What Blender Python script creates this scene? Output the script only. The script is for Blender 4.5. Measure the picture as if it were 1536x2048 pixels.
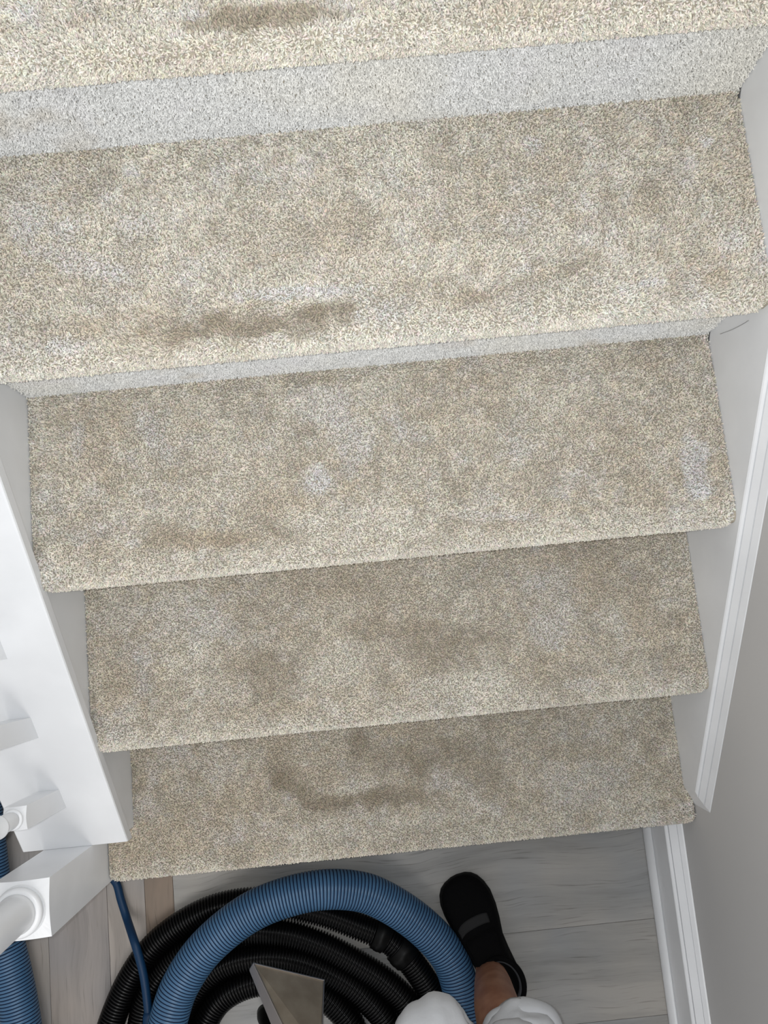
import bpy, bmesh, math, random
import numpy as np
from mathutils import Vector, Matrix

for o in list(bpy.data.objects):
    bpy.data.objects.remove(o, do_unlink=True)
S = bpy.context.scene
COL = S.collection
rng = np.random.default_rng(7)
random.seed(7)

# ------------------------------------------------------------------ camera
CAM = np.array([0.49756, 0.41662, 1.78739])
RV = np.array([0.143159, -0.0077017, -0.0970511])
FPX = 1612.38
def rotm(a):
    th = np.linalg.norm(a); k = a / th
    K = np.array([[0, -k[2], k[1]], [k[2], 0, -k[0]], [-k[1], k[0], 0]])
    return np.eye(3) + math.sin(th) * K + (1 - math.cos(th)) * K @ K
RM = rotm(RV)
cd = bpy.data.cameras.new('camera'); cam = bpy.data.objects.new('camera', cd); COL.objects.link(cam)
M4 = Matrix([list(RM[i]) + [CAM[i]] for i in range(3)] + [[0, 0, 0, 1]])
cam.matrix_world = M4
cd.sensor_fit = 'HORIZONTAL'; cd.sensor_width = 36.0
cd.lens = FPX / 1536 * 36.0
cd.clip_start = 0.01
S.camera = cam

# ------------------------------------------------------------------ light
w = bpy.data.worlds.new('room_ambient'); S.world = w; w.use_nodes = True
bg = w.node_tree.nodes['Background']; bg.inputs[0].default_value = (0.97, 0.98, 1.0, 1); bg.inputs[1].default_value = 0.68
def light(name, kind, loc, power, color, **kw):
    l = bpy.data.lights.new(name, kind); l.energy = power; l.color = color
    for k, v in kw.items(): setattr(l, k, v)
    o = bpy.data.objects.new(name, l); COL.objects.link(o); o.location = loc
    return o
# ceiling lamp of the lower hall, behind the photographer
lamp = light('ceiling_lamp', 'AREA', (0.10, -1.15, 2.75), 22, (1.0, 0.97, 0.93), shape='DISK', size=1.3)
# flash of the phone, beside its lens
fl = light('phone_flash', 'POINT', tuple(CAM + RM @ np.array([-0.02, 0.008, 0.004])), 28, (0.95, 0.98, 1.0), shadow_soft_size=0.006)
S.view_settings.view_transform = 'Standard'
S.view_settings.look = 'None'
S.view_settings.gamma = 1.0
S.view_settings.use_curve_mapping = False
S.view_settings.exposure = 0.02

# ------------------------------------------------------------------ photo pixel -> point on a known plane
def ray(u, v): return RM @ np.array([(u - 768) / FPX, -(v - 1024) / FPX, -1.0])
def at(u, v, z):
    d = ray(u, v); return CAM + d * (z - CAM[2]) / d[2]

# ------------------------------------------------------------------ helpers
def tag(o, label=None, cat=None, group=None, kind=None):
    if label: o['label'] = label
    if cat: o['category'] = cat
    if group: o['group'] = group
    if kind: o['kind'] = kind
    return o
def empty(name, loc=(0, 0, 0)):
    o = bpy.data.objects.new(name, None); COL.objects.link(o); o.location = loc; o.empty_display_size = 0.05
    return o
def mesh_obj(name, verts, faces, mat, parent=None, smooth=False, mats=None, midx=None):
    me = bpy.data.meshes.new(name)
    me.from_pydata([tuple(map(float, v)) for v in verts], [], faces)
    for m in (mats or [mat]): me.materials.append(m)
    if midx is not None: me.polygons.foreach_set('material_index', midx)
    if smooth: me.polygons.foreach_set('use_smooth', [True] * len(me.polygons))
    me.update()
    o = bpy.data.objects.new(name, me); COL.objects.link(o)
    if parent is not None:
        o.parent = parent
        o.matrix_parent_inverse = Matrix.Translation(-Vector(parent.location))
    return o
def fix_normals(o):
    bm = bmesh.new(); bm.from_mesh(o.data); bmesh.ops.recalc_face_normals(bm, faces=bm.faces); bm.to_mesh(o.data); bm.free()
    return o
def bevel(o, w=0.002, seg=2):
    m = o.modifiers.new('bevel', 'BEVEL'); m.width = w; m.segments = seg; m.limit_method = 'ANGLE'; m.angle_limit = math.radians(35)
    return o
def box(name, a, b, mat, parent=None, bev=0):
    (x0, y0, z0), (x1, y1, z1) = a, b
    v = [(x, y, z) for z in (z0, z1) for y in (y0, y1) for x in (x0, x1)]
    f = [(0, 2, 3, 1), (4, 5, 7, 6), (0, 1, 5, 4), (2, 6, 7, 3), (0, 4, 6, 2), (1, 3, 7, 5)]
    o = mesh_obj(name, v, f, mat, parent)
    if bev: bevel(o, bev)
    return o
def prism(name, prof, axis, a, b, mat, parent=None, bev=0, smooth=False):
    """prof: closed polygon of 2D points; axis 0 -> points are (y,z) swept over x, 1 -> (x,z) swept over y."""
    def P(q, s): return (s, q[0], q[1]) if axis == 0 else (q[0], s, q[1])
    n = len(prof)
    v = [P(q, a) for q in prof] + [P(q, b) for q in prof]
    f = [tuple(range(n))[::-1], tuple(range(n, 2 * n))] + [(i, (i + 1) % n, n + (i + 1) % n, n + i) for i in range(n)]
    o = fix_normals(mesh_obj(name, v, f, mat, parent))
    if smooth: o.data.polygons.foreach_set('use_smooth', [len(p.vertices) == 4 for p in o.data.polygons])
    if bev: bevel(o, bev)
    return o

def mat(name, base, rough=0.5, spec=0.5, metal=0.0):
    m = bpy.data.materials.new(name); m.use_nodes = True
    b = m.node_tree.nodes['Principled BSDF']
    b.inputs['Base Color'].default_value = (*base, 1); b.inputs['Roughness'].default_value = rough
    b.inputs['Metallic'].default_value = metal; b.inputs['Specular IOR Level'].default_value = spec
    return m
def N(m, typ, **kw):
    n = m.node_tree.nodes.new(typ)
    for k, v in kw.items(): setattr(n, k, v)
    return n
def L(m, a, b): m.node_tree.links.new(a, b)
def BS(m): return m.node_tree.nodes['Principled BSDF']
def add_bump(m, scale, strength, dist=0.001, detail=3):
    tc = N(m, 'ShaderNodeTexCoord'); no = N(m, 'ShaderNodeTexNoise'); no.inputs['Scale'].default_value = scale; no.inputs['Detail'].default_value = detail
    bu = N(m, 'ShaderNodeBump'); bu.inputs['Strength'].default_value = strength; bu.inputs['Distance'].default_value = dist
    L(m, tc.outputs['Object'], no.inputs['Vector']); L(m, no.outputs['Fac'], bu.inputs['Height']); L(m, bu.outputs['Normal'], BS(m).inputs['Normal'])
    return tc, no
def mottled(m, c1, c2, scale, lo=0.4, hi=0.65, detail=4):
    tc = N(m, 'ShaderNodeTexCoord'); no = N(m, 'ShaderNodeTexNoise'); no.inputs['Scale'].default_value = scale; no.inputs['Detail'].default_value = detail
    r = N(m, 'ShaderNodeValToRGB'); r.color_ramp.elements[0].position = lo; r.color_ramp.elements[1].position = hi
    r.color_ramp.elements[0].color = (*c1, 1); r.color_ramp.elements[1].color = (*c2, 1)
    L(m, tc.outputs['Object'], no.inputs['Vector']); L(m, no.outputs['Fac'], r.inputs['Fac']); L(m, r.outputs['Color'], BS(m).inputs['Base Color'])
    return r

# ------------------------------------------------------------------ materials
M_white = mat('white_gloss_paint', (0.78, 0.79, 0.81), 0.32, 0.45); mottled(M_white, (0.785, 0.795, 0.81), (0.835, 0.845, 0.86), 9)
add_bump(M_white, 60, 0.06)
M_wall = mat('grey_wall_paint', (0.56, 0.55, 0.54), 0.65, 0.3); add_bump(M_wall, 220, 0.12)
M_caulk = mat('paint_joint_shadow', (0.35, 0.36, 0.38), 0.8)
M_back = mat('carpet_backing', (0.40, 0.36, 0.29), 0.95, 0.1)
M_wood = mat('stair_timber', (0.35, 0.26, 0.17), 0.8)
M_under = mat('floor_underlay', (0.05, 0.045, 0.04), 0.9)

M_pile = mat('carpet_pile', (0.5, 0.45, 0.37), 0.92, 0.12)
at_ = N(M_pile, 'ShaderNodeAttribute'); at_.attribute_name = 'Col'; at_.attribute_type = 'INSTANCER'
L(M_pile, at_.outputs['Color'], BS(M_pile).inputs['Base Color'])
BS(M_pile).inputs['Sheen Weight'].default_value = 0.12
BS(M_pile).inputs['Sheen Roughness'].default_value = 0.6

# vinyl planks: grain runs along local X of each plank, tint from the object's own colour
M_plank = mat('vinyl_plank', (0.4, 0.39, 0.37), 0.42, 0.4)
def _plank():
    m = M_plank
    tc = N(m, 'ShaderNodeTexCoord'); oi = N(m, 'ShaderNodeObjectInfo')
    mul = N(m, 'ShaderNodeMath', operation='MULTIPLY'); mul.inputs[1].default_value = 37.0
    L(m, oi.outputs['Random'], mul.inputs[0])
    off = N(m, 'ShaderNodeVectorMath', operation='ADD'); L(m, tc.outputs['Object'], off.inputs[0])
    cx = N(m, 'ShaderNodeCombineXYZ'); L(m, mul.outputs[0], cx.inputs[0]); L(m, mul.outputs[0], cx.inputs[2]); L(m, cx.outputs[0], off.inputs[1])
    # slow warp so the grain wanders
    wn = N(m, 'ShaderNodeTexNoise'); wn.inputs['Scale'].default_value = 5.0; wn.inputs['Detail'].default_value = 1.5
    L(m, off.outputs[0], wn.inputs['Vector'])
    ws = N(m, 'ShaderNodeVectorMath', operation='SCALE'); ws.inputs[3].default_value = 0.055
    L(m, wn.outputs['Color'], ws.inputs[0])
    wa = N(m, 'ShaderNodeVectorMath', operation='ADD'); L(m, off.outputs[0], wa.inputs[0]); L(m, ws.outputs[0], wa.inputs[1])
    mp = N(m, 'ShaderNodeMapping'); mp.inputs['Scale'].default_value = (1.9, 21, 1); L(m, wa.outputs[0], mp.inputs['Vector'])
    n1 = N(m, 'ShaderNodeTexNoise'); n1.inputs['Scale'].default_value = 1.0; n1.inputs['Detail'].default_value = 5; n1.inputs['Roughness'].default_value = 0.62
    L(m, mp.outputs[0], n1.inputs['Vector'])
    mp2 = N(m, 'ShaderNodeMapping'); mp2.inputs['Scale'].default_value = (11, 300, 1); L(m, wa.outputs[0], mp2.inputs['Vector'])
    n2 = N(m, 'ShaderNodeTexNoise'); n2.inputs['Scale'].default_value = 1.0; n2.inputs['Detail'].default_value = 3
    L(m, mp2.outputs[0], n2.inputs['Vector'])
    n3 = N(m, 'ShaderNodeTexNoise'); n3.inputs['Scale'].default_value = 6.0; n3.inputs['Detail'].default_value = 2
    L(m, off.outputs[0], n3.inputs['Vector'])
    r1 = N(m, 'ShaderNodeValToRGB'); e = r1.color_ramp.elements
    e[0].position = 0.28; e[0].color = (0.62, 0.615, 0.61, 1); e[1].position = 0.62; e[1].color = (1.06, 1.05, 1.04, 1)
    x = r1.color_ramp.elements.new(0.45); x.color = (0.88, 0.88, 0.875, 1)
    L(m, n1.outputs['Fac'], r1.inputs['Fac'])
    r2 = N(m, 'ShaderNodeValToRGB'); e = r2.color_ramp.elements
    e[0].position = 0.27; e[0].color = (0.66, 0.65, 0.64, 1); e[1].position = 0.40; e[1].color = (1, 1, 1, 1)
    L(m, n2.outputs['Fac'], r2.inputs['Fac'])
    r3 = N(m, 'ShaderNodeValToRGB'); e = r3.color_ramp.elements
    e[0].position = 0.35; e[0].color = (0.90, 0.92, 0.95, 1); e[1].position = 0.7; e[1].color = (1.06, 1.02, 0.97, 1)
    L(m, n3.outputs['Fac'], r3.inputs['Fac'])
    def mx(a, b):
        k = N(m, 'ShaderNodeMix'); k.data_type = 'RGBA'; k.blend_type = 'MULTIPLY'; k.inputs['Factor'].default_value = 1
        L(m, a, k.inputs['A']); L(m, b, k.inputs['B']); return k.outputs['Result']
    c = mx(mx(mx(oi.outputs['Color'], r1.outputs['Color']), r2.outputs['Color']), r3.outputs['Color'])
    L(m, c, BS(m).inputs['Base Color'])
    bu = N(m, 'ShaderNodeBump'); bu.inputs['Strength'].default_value = 0.15; bu.inputs['Distance'].default_value = 0.0006
    L(m, n2.outputs['Fac'], bu.inputs['Height']); L(m, bu.outputs['Normal'], BS(m).inputs['Normal'])
_plank()

M_blue = mat('blue_hose_plastic', (0.05, 0.125, 0.235), 0.36, 0.45); mottled(M_blue, (0.045, 0.115, 0.215), (0.058, 0.138, 0.25), 14)
M_blue2 = mat('blue_hose_groove', (0.006, 0.016, 0.050), 0.6, 0.3)
M_navy = mat('blue_solution_hose', (0.004, 0.028, 0.075), 0.45, 0.25)
M_black = mat('black_hose_plastic', (0.0022, 0.0022, 0.0024), 0.26, 0.34)
M_cuff = mat('black_cuff_rubber', (0.0022, 0.0022, 0.0022), 0.45, 0.15)
M_steel = mat('stainless_steel', (0.42, 0.37, 0.31), 0.62, 0.5, 0.75)
mottled(M_steel, (0.30, 0.255, 0.20), (0.40, 0.35, 0.28), 26, 0.35, 0.7)
M_steel2 = mat('stainless_edge', (0.56, 0.52, 0.50), 0.35, 0.5, 1.0)
M_shoe = mat('black_knit_fabric', (0.0030, 0.0030, 0.0033), 0.9, 0.06); add_bump(M_shoe, 900, 0.4, 0.0006, 1)
M_band = mat('charcoal_elastic', (0.013, 0.013, 0.0135), 0.75, 0.2); add_bump(M_band, 1200, 0.3, 0.0005, 1)
M_sole = mat('black_foam_sole', (0.004, 0.004, 0.004), 0.7, 0.12)
M_lining = mat('grey_shoe_lining', (0.05, 0.052, 0.056), 0.9, 0.1)
M_skin = mat('brown_skin', (0.27, 0.13, 0.08), 0.5, 0.35); mottled(M_skin, (0.225, 0.10, 0.06), (0.31, 0.155, 0.095), 28)
BS(M_skin).inputs['Subsurface Weight'].default_value = 0.08; BS(M_skin).inputs['Subsurface Radius'].default_value = (0.01, 0.004, 0.002)
M_trouser = mat('white_cotton', (0.55, 0.56, 0.58), 0.9, 0.15)
add_bump(M_trouser, 45, 0.35, 0.004, 5)
M_shirt = mat('grey_shirt', (0.20, 0.21, 0.23), 0.9, 0.15)
M_thread = mat('dark_thread', (0.08, 0.07, 0.06), 0.9, 0.1)
M_hair = mat('black_hair', (0.01, 0.008, 0.007), 0.7, 0.3)

# ------------------------------------------------------------------ stair dimensions (metres)
Z0 = 0.02; R = 0.20; T = 0.2579; OV = 0.028; W = 1.0377; K = R / T
XR = W - 0.008            # face of the skirting on the right
WALL = W + 0.008
def ztop(i): return Z0 + R * i
def yfront(i): return T * (i - 1)
def znose(y): return Z0 + R + K * y     # line through the nosings

# ------------------------------------------------------------------ setting: floor with planks
floor = box('floor', (-2.10, -1.75, -0.05), (WALL + 0.02, 2.2, -0.006), M_under)
tag(floor, 'pale grey wood-look vinyl plank floor at the foot of the stairs', 'floor', kind='structure')
def plank(x0, x1, y0, y1, along, tint):
    lx, ly = (x1 - x0, y1 - y0) if along == 'x' else (y1 - y0, x1 - x0)
    g = 0.0003; c = 0.0004
    hx, hy = lx / 2 - g, ly / 2 - g
    v = [(-hx, -hy, -0.006), (hx, -hy, -0.006), (hx, hy, -0.006), (-hx, hy, -0.006),
         (-hx, -hy, -c), (hx, -hy, -c), (hx, hy, -c), (-hx, hy, -c),
         (-hx + c, -hy + c, 0), (hx - c, -hy + c, 0), (hx - c, hy - c, 0), (-hx + c, hy - c, 0)]
    f = [(3, 2, 1, 0), (8, 9, 10, 11)]
    for a in (0, 4):
        f += [(a + i, a + (i + 1) % 4, a + 4 + (i + 1) % 4, a + 4 + i) for i in range(4)]
    o = mesh_obj('plank', v, f, M_plank, floor)
    o.matrix_parent_inverse = Matrix()
    o.location = ((x0 + x1) / 2, (y0 + y1) / 2, 0)
    if along == 'y': o.rotation_euler = (0, 0, math.pi / 2)
    o.color = (*tint, 1)
GREY = (0.315, 0.313, 0.306)
XS = 0.006
seams = [0.139, -0.048, -0.235, -0.422, -0.609, -0.796, -0.983, -1.17, -1.357, -1.544, -1.73]
for j in range(len(seams) - 1):
    k = 0.97 + 0.06 * random.random()
    tint = tuple(c * k for c in GREY)
    if j == 1: tint = (0.33, 0.326, 0.316)
    if j == 2: tint = (0.315, 0.313, 0.306)
    cut = XS + [0.0, 0.0, 0.0, 0.62, 0.25][j % 5]
    if cut > XS: plank(XS, cut, seams[j + 1], seams[j], 'x', tint)
    plank(cut, WALL + 0.02, seams[j + 1], seams[j], 'x', tuple(c * 0.99 for c in tint))
xb = [-2.071, -1.884, -1.697, -1.51, -1.323, -1.136, -0.949, -0.762, -0.575, -0.388, -0.258, -0.133, -0.054, XS]
tl = [None] * 6 + [(0.40, 0.38, 0.365), (0.42, 0.385, 0.365), (0.48, 0.44, 0.41), (0.31, 0.24, 0.185)]
tints = [tuple(c * .68 for c in q) for q in [(0.43, 0.40, 0.385), (0.40, 0.375, 0.36), (0.44, 0.42, 0.40), (0.41, 0.385, 0.365), (0.42, 0.40, 0.38), (0.39, 0.36, 0.345)] + tl[6:]]
tints = [tints[2], tints[0], tints[3]] + tints
for i in range(len(xb) - 1):
    ys = [-1.73, -0.95, 0.35, 1.3, 2.19] if i % 2 else [-1.73, -0.6, 0.75, 1.6, 2.19]
    if i >= 11: ys = [-1.73, -0.7, 0.55]
    for a, b in zip(ys, ys[1:]): plank(xb[i], xb[i + 1], a, b, 'y', tints[i])

# ------------------------------------------------------------------ setting: right wall, baseboard, sloping skirting trim
wall = box('wall_right', (WALL, -1.9, -0.05), (WALL + 0.10, 2.2, 3.0), M_wall)
tag(wall, 'plain grey painted wall beside the stairs', 'wall', kind='structure')
wl = box('wall_left', (-2.20, -1.9, -0.05), (-2.10, 2.3, 2.7), M_wall)
tag(wl, 'plain grey painted wall across the hall from the stairs', 'wall', kind='structure')
wb = box('wall_back', (-2.10, 2.2, -0.05), (WALL, 2.3, 2.7), M_wall)
tag(wb, 'plain grey painted wall behind the top of the flight', 'wall', kind='structure')
def base_profile(xw, z0, face, h):
    f = xw - face
    return [(xw, z0), (f, z0), (f, h - 0.025), (f + 0.0014, h - 0.0230), (f + 0.0054, h - 0.0205), (f + 0.0056, h - 0.0235), (f + 0.0066, h - 0.0232), (f + 0.0068, h - 0.0180),
            (f + 0.0190, h - 0.0085), (f + 0.0192, h - 0.0100), (f + 0.0198, h - 0.0098), (f + 0.0200, h - 0.0070), (f + 0.0262, h - 0.0010), (xw, h)]
bb = prism('baseboard_right', base_profile(WALL - 0.0002, 0.0003, 0.029, 0.132), 1, -1.9, 0.052, M_white)
tag(bb, 'white moulded baseboard along the grey wall at floor level', 'baseboard', kind='structure')
sx = WALL - 0.0295
qr = [(sx, 0.0004)] + [(sx - 0.014 * math.cos(a), 0.0004 + 0.019 * math.sin(a)) for a in np.linspace(0, math.pi / 2, 7)]
tag(prism('shoe_moulding', qr, 1, -1.9, 0.05, M_white, bb, smooth=True), 'white quarter-round shoe moulding')

def sloped(name, prof, y0, y1, m, parent=None, skew=0.0):
    """prof: closed (x, height above nosing line) polygon, swept along the stair slope."""
    n = len(prof)
    xs0 = min(q[0] for q in prof)
    ye = lambda x: y0 + skew * (x - xs0)
    v = [(x, ye(x), znose(ye(x)) + h) for x, h in prof] + [(x, y1, znose(y1) + h) for x, h in prof]
    f = [tuple(range(n))[::-1], tuple(range(n, 2 * n))] + [(i, (i + 1) % n, n + (i + 1) % n, n + i) for i in range(n)]
    return fix_normals(mesh_obj(name, v, f, m, parent))
F0 = XR; xw = WALL - 0.0003
sk = [(xw, -0.22), (F0, -0.22), (F0, -0.002), (F0 + 0.0012, 0.0012), (F0 + 0.0036, 0.0050), (F0 + 0.0038, 0.0022), (F0 + 0.0048, 0.0030), (F0 + 0.0050, 0.0068),
      (F0 + 0.0102, 0.0225), (F0 + 0.0104, 0.0200), (F0 + 0.0110, 0.0208), (F0 + 0.0112, 0.0248), (F0 + 0.0148, 0.0400), (xw, 0.0420)]
skirt = sloped('trim_1', sk, 0.071, 2.1, M_white, skew=-2.2)
tag(skirt, 'white sloping skirting board with moulded top beside the right stair ends', 'skirting', kind='structure')

# ------------------------------------------------------------------ carpet tufts
def vnoise(x, y, sc, seed):
    r = np.random.default_rng(seed); g = r.random((256, 256))
    u = x * sc + 40.3; v = y * sc + 71.7
    iu = np.floor(u).astype(int); iv = np.floor(v).astype(int); fu = u - iu; fv = v - iv
    fu = fu * fu * (3 - 2 * fu); fv = fv * fv * (3 - 2 * fv)
    q = lambda a, b: g[a % 256, b % 256]
    return (q(iu, iv) * (1 - fu) + q(iu + 1, iv) * fu) * (1 - fv) + (q(iu, iv + 1) * (1 - fu) + q(iu + 1, iv + 1) * fu) * fv
def fbm(x, y, sc, seed):
    return (vnoise(x, y, sc, seed) + 0.5 * vnoise(x, y, sc * 2.1, seed + 1) + 0.25 * vnoise(x, y, sc * 4.3, seed + 2)) / 1.75

C_BASE = np.array([0.605, 0.567, 0.487]); C_DARK = np.array([0.32, 0.27, 0.20]); C_TAN = np.array([0.50, 0.427, 0.325])
C_GREY = np.array([0.66, 0.65, 0.65]); C_CREAM = np.array([0.715, 0.685, 0.605]); C_RISER = np.array([0.69, 0.69, 0.675])
# each tread: soil with relief shade painted in, clean cream, grey painted pile highlights; photo u, v, radii, turn, amount, kind
BL = {
 5: [(560, 30, 190, 26, -4, 1.0, 'd'), (460, 45, 90, 20, -5, .6, 'd'), (330, 110, 190, 30, -4, .6, 't'), (1080, 95, 260, 26, -5, .35, 't'), (1000, 20, 220, 18, -5, .55, 't'),
     (800, 75, 120, 20, -5, .4, 't'), (40, 20, 40, 30, 0, .6, 'g'), (370, 28, 50, 12, 0, .6, 'g'), (1400, 60, 90, 30, -5, .3, 't')],
 4: [(530, 650, 225, 30, -5, 1.0, 'd'), (390, 655, 90, 26, -5, .6, 'd'), (640, 622, 110, 16, -8, .8, 'd'), (300, 690, 90, 22, -5, .5, 't'), (620, 583, 130, 13, -4, .9, 'g'),
     (945, 595, 34, 26, 0, .8, 'd'), (1055, 560, 70, 18, -22, .6, 't'), (1170, 520, 80, 14, -28, .5, 'd'), (700, 430, 45, 35, 0, .45, 't'), (120, 690, 40, 18, 0, .9, 'g'),
     (1412, 280, 14, 14, 0, 1.1, 'g'), (1370, 320, 22, 50, 0, .35, 'g'), (50, 430, 55, 45, 0, .65, 'g'), (170, 530, 130, 26, 18, .6, 'g'), (265, 340, 20, 16, 0, .7, 'g'),
     (440, 345, 26, 28, 0, .6, 'g'), (605, 330, 20, 32, 0, .8, 'g'), (1065, 285, 20, 22, 0, .7, 'g'), (1300, 565, 46, 10, -5, .8, 'g'), (1290, 400, 34, 44, 0, .4, 't'),
     (1435, 560, 30, 30, 0, .7, 't'), (230, 650, 120, 30, -5, .45, 't'), (1120, 330, 60, 40, 0, .3, 't'), (520, 480, 150, 40, 0, .25, 't'), (900, 520, 200, 40, -8, .3, 'c'),
     (950, 600, 90, 30, -5, .3, 't'), (1480, 330, 25, 80, -8, .4, 't'), (840, 660, 90, 16, -5, .4, 'g')],
 3: [(640, 960, 32, 30, 0, .95, 'g'), (650, 810, 60, 50, 0, .55, 'g'), (705, 870, 40, 60, 0, .5, 'g'), (300, 860, 26, 60, -30, .5, 'g'), (155, 880, 14, 32, 0, .7, 'g'),
     (1392, 940, 28, 62, 0, 1.0, 'g'), (1395, 985, 40, 16, 0, .7, 'g'), (420, 1078, 140, 24, -3, .85, 't'), (560, 1060, 60, 16, 25, .7, 'd'), (330, 1070, 70, 24, 0, .4, 'd'), (450, 1080, 60, 14, -4, .5, 'd'),
     (870, 1028, 80, 12, 14, .6, 'd'), (985, 1030, 70, 12, 5, .6, 'g'), (1070, 950, 70, 36, -30, .4, 'd'), (740, 1040, 190, 36, -5, .5, 'c'), (540, 950, 70, 70, 0, .35, 't'),
     (270, 1085, 24, 10, 0, .8, 'g'), (755, 935, 10, 46, 0, .5, 'd'), (1150, 960, 26, 40, 0, .35, 'g'), (180, 930, 90, 50, 0, .3, 't'), (1000, 1050, 60, 14, -4, .4, 't'), (1290, 720, 60, 20, 0, .4, 't')],
 2: [(540, 1345, 70, 52, 0, .70, 'd'), (600, 1320, 40, 26, -20, .4, 'd'), (880, 1290, 140, 48, 8, .70, 'd'), (790, 1240, 80, 36, 0, .4, 't'), (700, 1325, 100, 40, 0, .6, 'c'), (950, 1370, 100, 26, -5, .5, 'c'),
     (660, 1165, 90, 28, 0, .45, 't'), (250, 1370, 35, 45, 0, .5, 't'), (1105, 1200, 50, 90, 0, .5, 'g'), (1280, 1240, 45, 65, 0, .7, 't'), (1160, 1370, 26, 10, 0, .6, 'g'),
     (1060, 1340, 44, 30, 0, .4, 't'), (540, 1420, 80, 16, -5, .45, 't'), (985, 1340, 22, 44, -15, .4, 'c'), (330, 1240, 120, 40, 0, .25, 'g'), (760, 1100, 500, 22, -5, .35, 't')],  # last patch paints the soft shade below the third nosing
 1: [(590, 1580, 55, 24, 35, 1.0, 'd'), (670, 1605, 95, 18, -4, 1.0, 'd'), (790, 1590, 100, 22, -5, .85, 'd'), (850, 1530, 40, 44, 0, .75, 'd'), (715, 1495, 24, 40, 0, .7, 'd'),
     (555, 1530, 26, 24, 45, .6, 'd'), (960, 1530, 55, 60, 0, .45, 'd'), (1180, 1570, 80, 44, 0, .45, 'g'), (640, 1555, 50, 16, 0, .5, 't'), (320, 1690, 90, 34, 0, .5, 't'),
     (870, 1655, 50, 10, -5, .5, 'd'), (400, 1620, 120, 18, -5, .4, 't'), (700, 1660, 160, 22, -5, .45, 'c'), (1180, 1500, 70, 20, 0, .4, 't'), (560, 1500, 30, 30, 0, .5, 't'), (430, 1530, 60, 40, 0, .3, 'g'), (240, 1700, 30, 30, 0, .5, 't')],
 6: [], 0: []}
def tread_color(i, X, Y, zt):
    n1 = fbm(X, Y, 7, 10 + i); n2 = fbm(X, Y, 19, 30 + i); n3 = fbm(X, Y, 42, 50 + i)
    n4 = fbm(X + .31 * i, Y, 11, 90 + i)
    c = np.repeat((C_BASE + (C_TAN - C_BASE) * (.36, .30, .10, .0, 0, 0, 0)[i - 1])[None], len(X), 0)  # lower treads browner: soil, plus their dimmer light put into the colour
    def mixin(c, col, wgt): return c + (col[None] - c) * np.clip(wgt, 0, 1)[:, None]
    c = mixin(c, C_TAN, (n1 - .52) * 1.5); c = mixin(c, C_GREY, (n2 - .60) * 2.0); c = mixin(c, C_TAN, (n3 - .56) * 1.8); c = mixin(c, C_CREAM, (n4 - .52) * 1.6)
    c = c * (1 + .45 * (fbm(X, Y, 75, 150 + i) - .5))[:, None]
    c = mixin(c, C_TAN, (fbm(X, Y, 95, 160 + i) - .5) * 1.3); c = mixin(c, C_GREY, (fbm(X, Y, 85, 170 + i) - .55) * 1.2)
    c = mixin(c, C_DARK, (fbm(X, Y, 14, 130 + i) - .62) * 1.5)
    cols = {'d': C_DARK, 't': C_TAN, 'g': C_GREY, 'c': C_CREAM}
    dk = np.zeros(len(X))
    for (u, v, ru, rv, ang, amt, kd) in BL.get(i, []):
        p = at(u, v, zt); sc = (CAM[2] - zt) / FPX
        ex = at(u + 10, v, zt) - p; th = math.atan2(ex[1], ex[0]) - math.radians(ang)
        dx = X - p[0]; dy = Y - p[1]
        a = (dx * math.cos(th) + dy * math.sin(th)) / (ru * sc); b = (-dx * math.sin(th) + dy * math.cos(th)) / (rv * sc)
        d = np.sqrt(a * a + b * b) + (n3 - .5) * 1.1 + (n2 - .5) * 1.2
        k = np.clip((1.35 - d) / 0.8, 0, 1); k = k * k * (3 - 2 * k) * amt
        k = np.clip(k * (.55 + .9 * fbm(X, Y, 48, 180 + i)), 0, 1)
        c = mixin(c, cols[kd], k * (.66 if kd == 'g' else .85))
        if kd == 'd': dk = np.maximum(dk, k)
        if kd == 'g': dk = dk * (1 - .6 * k)
    return c, dk

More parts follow.
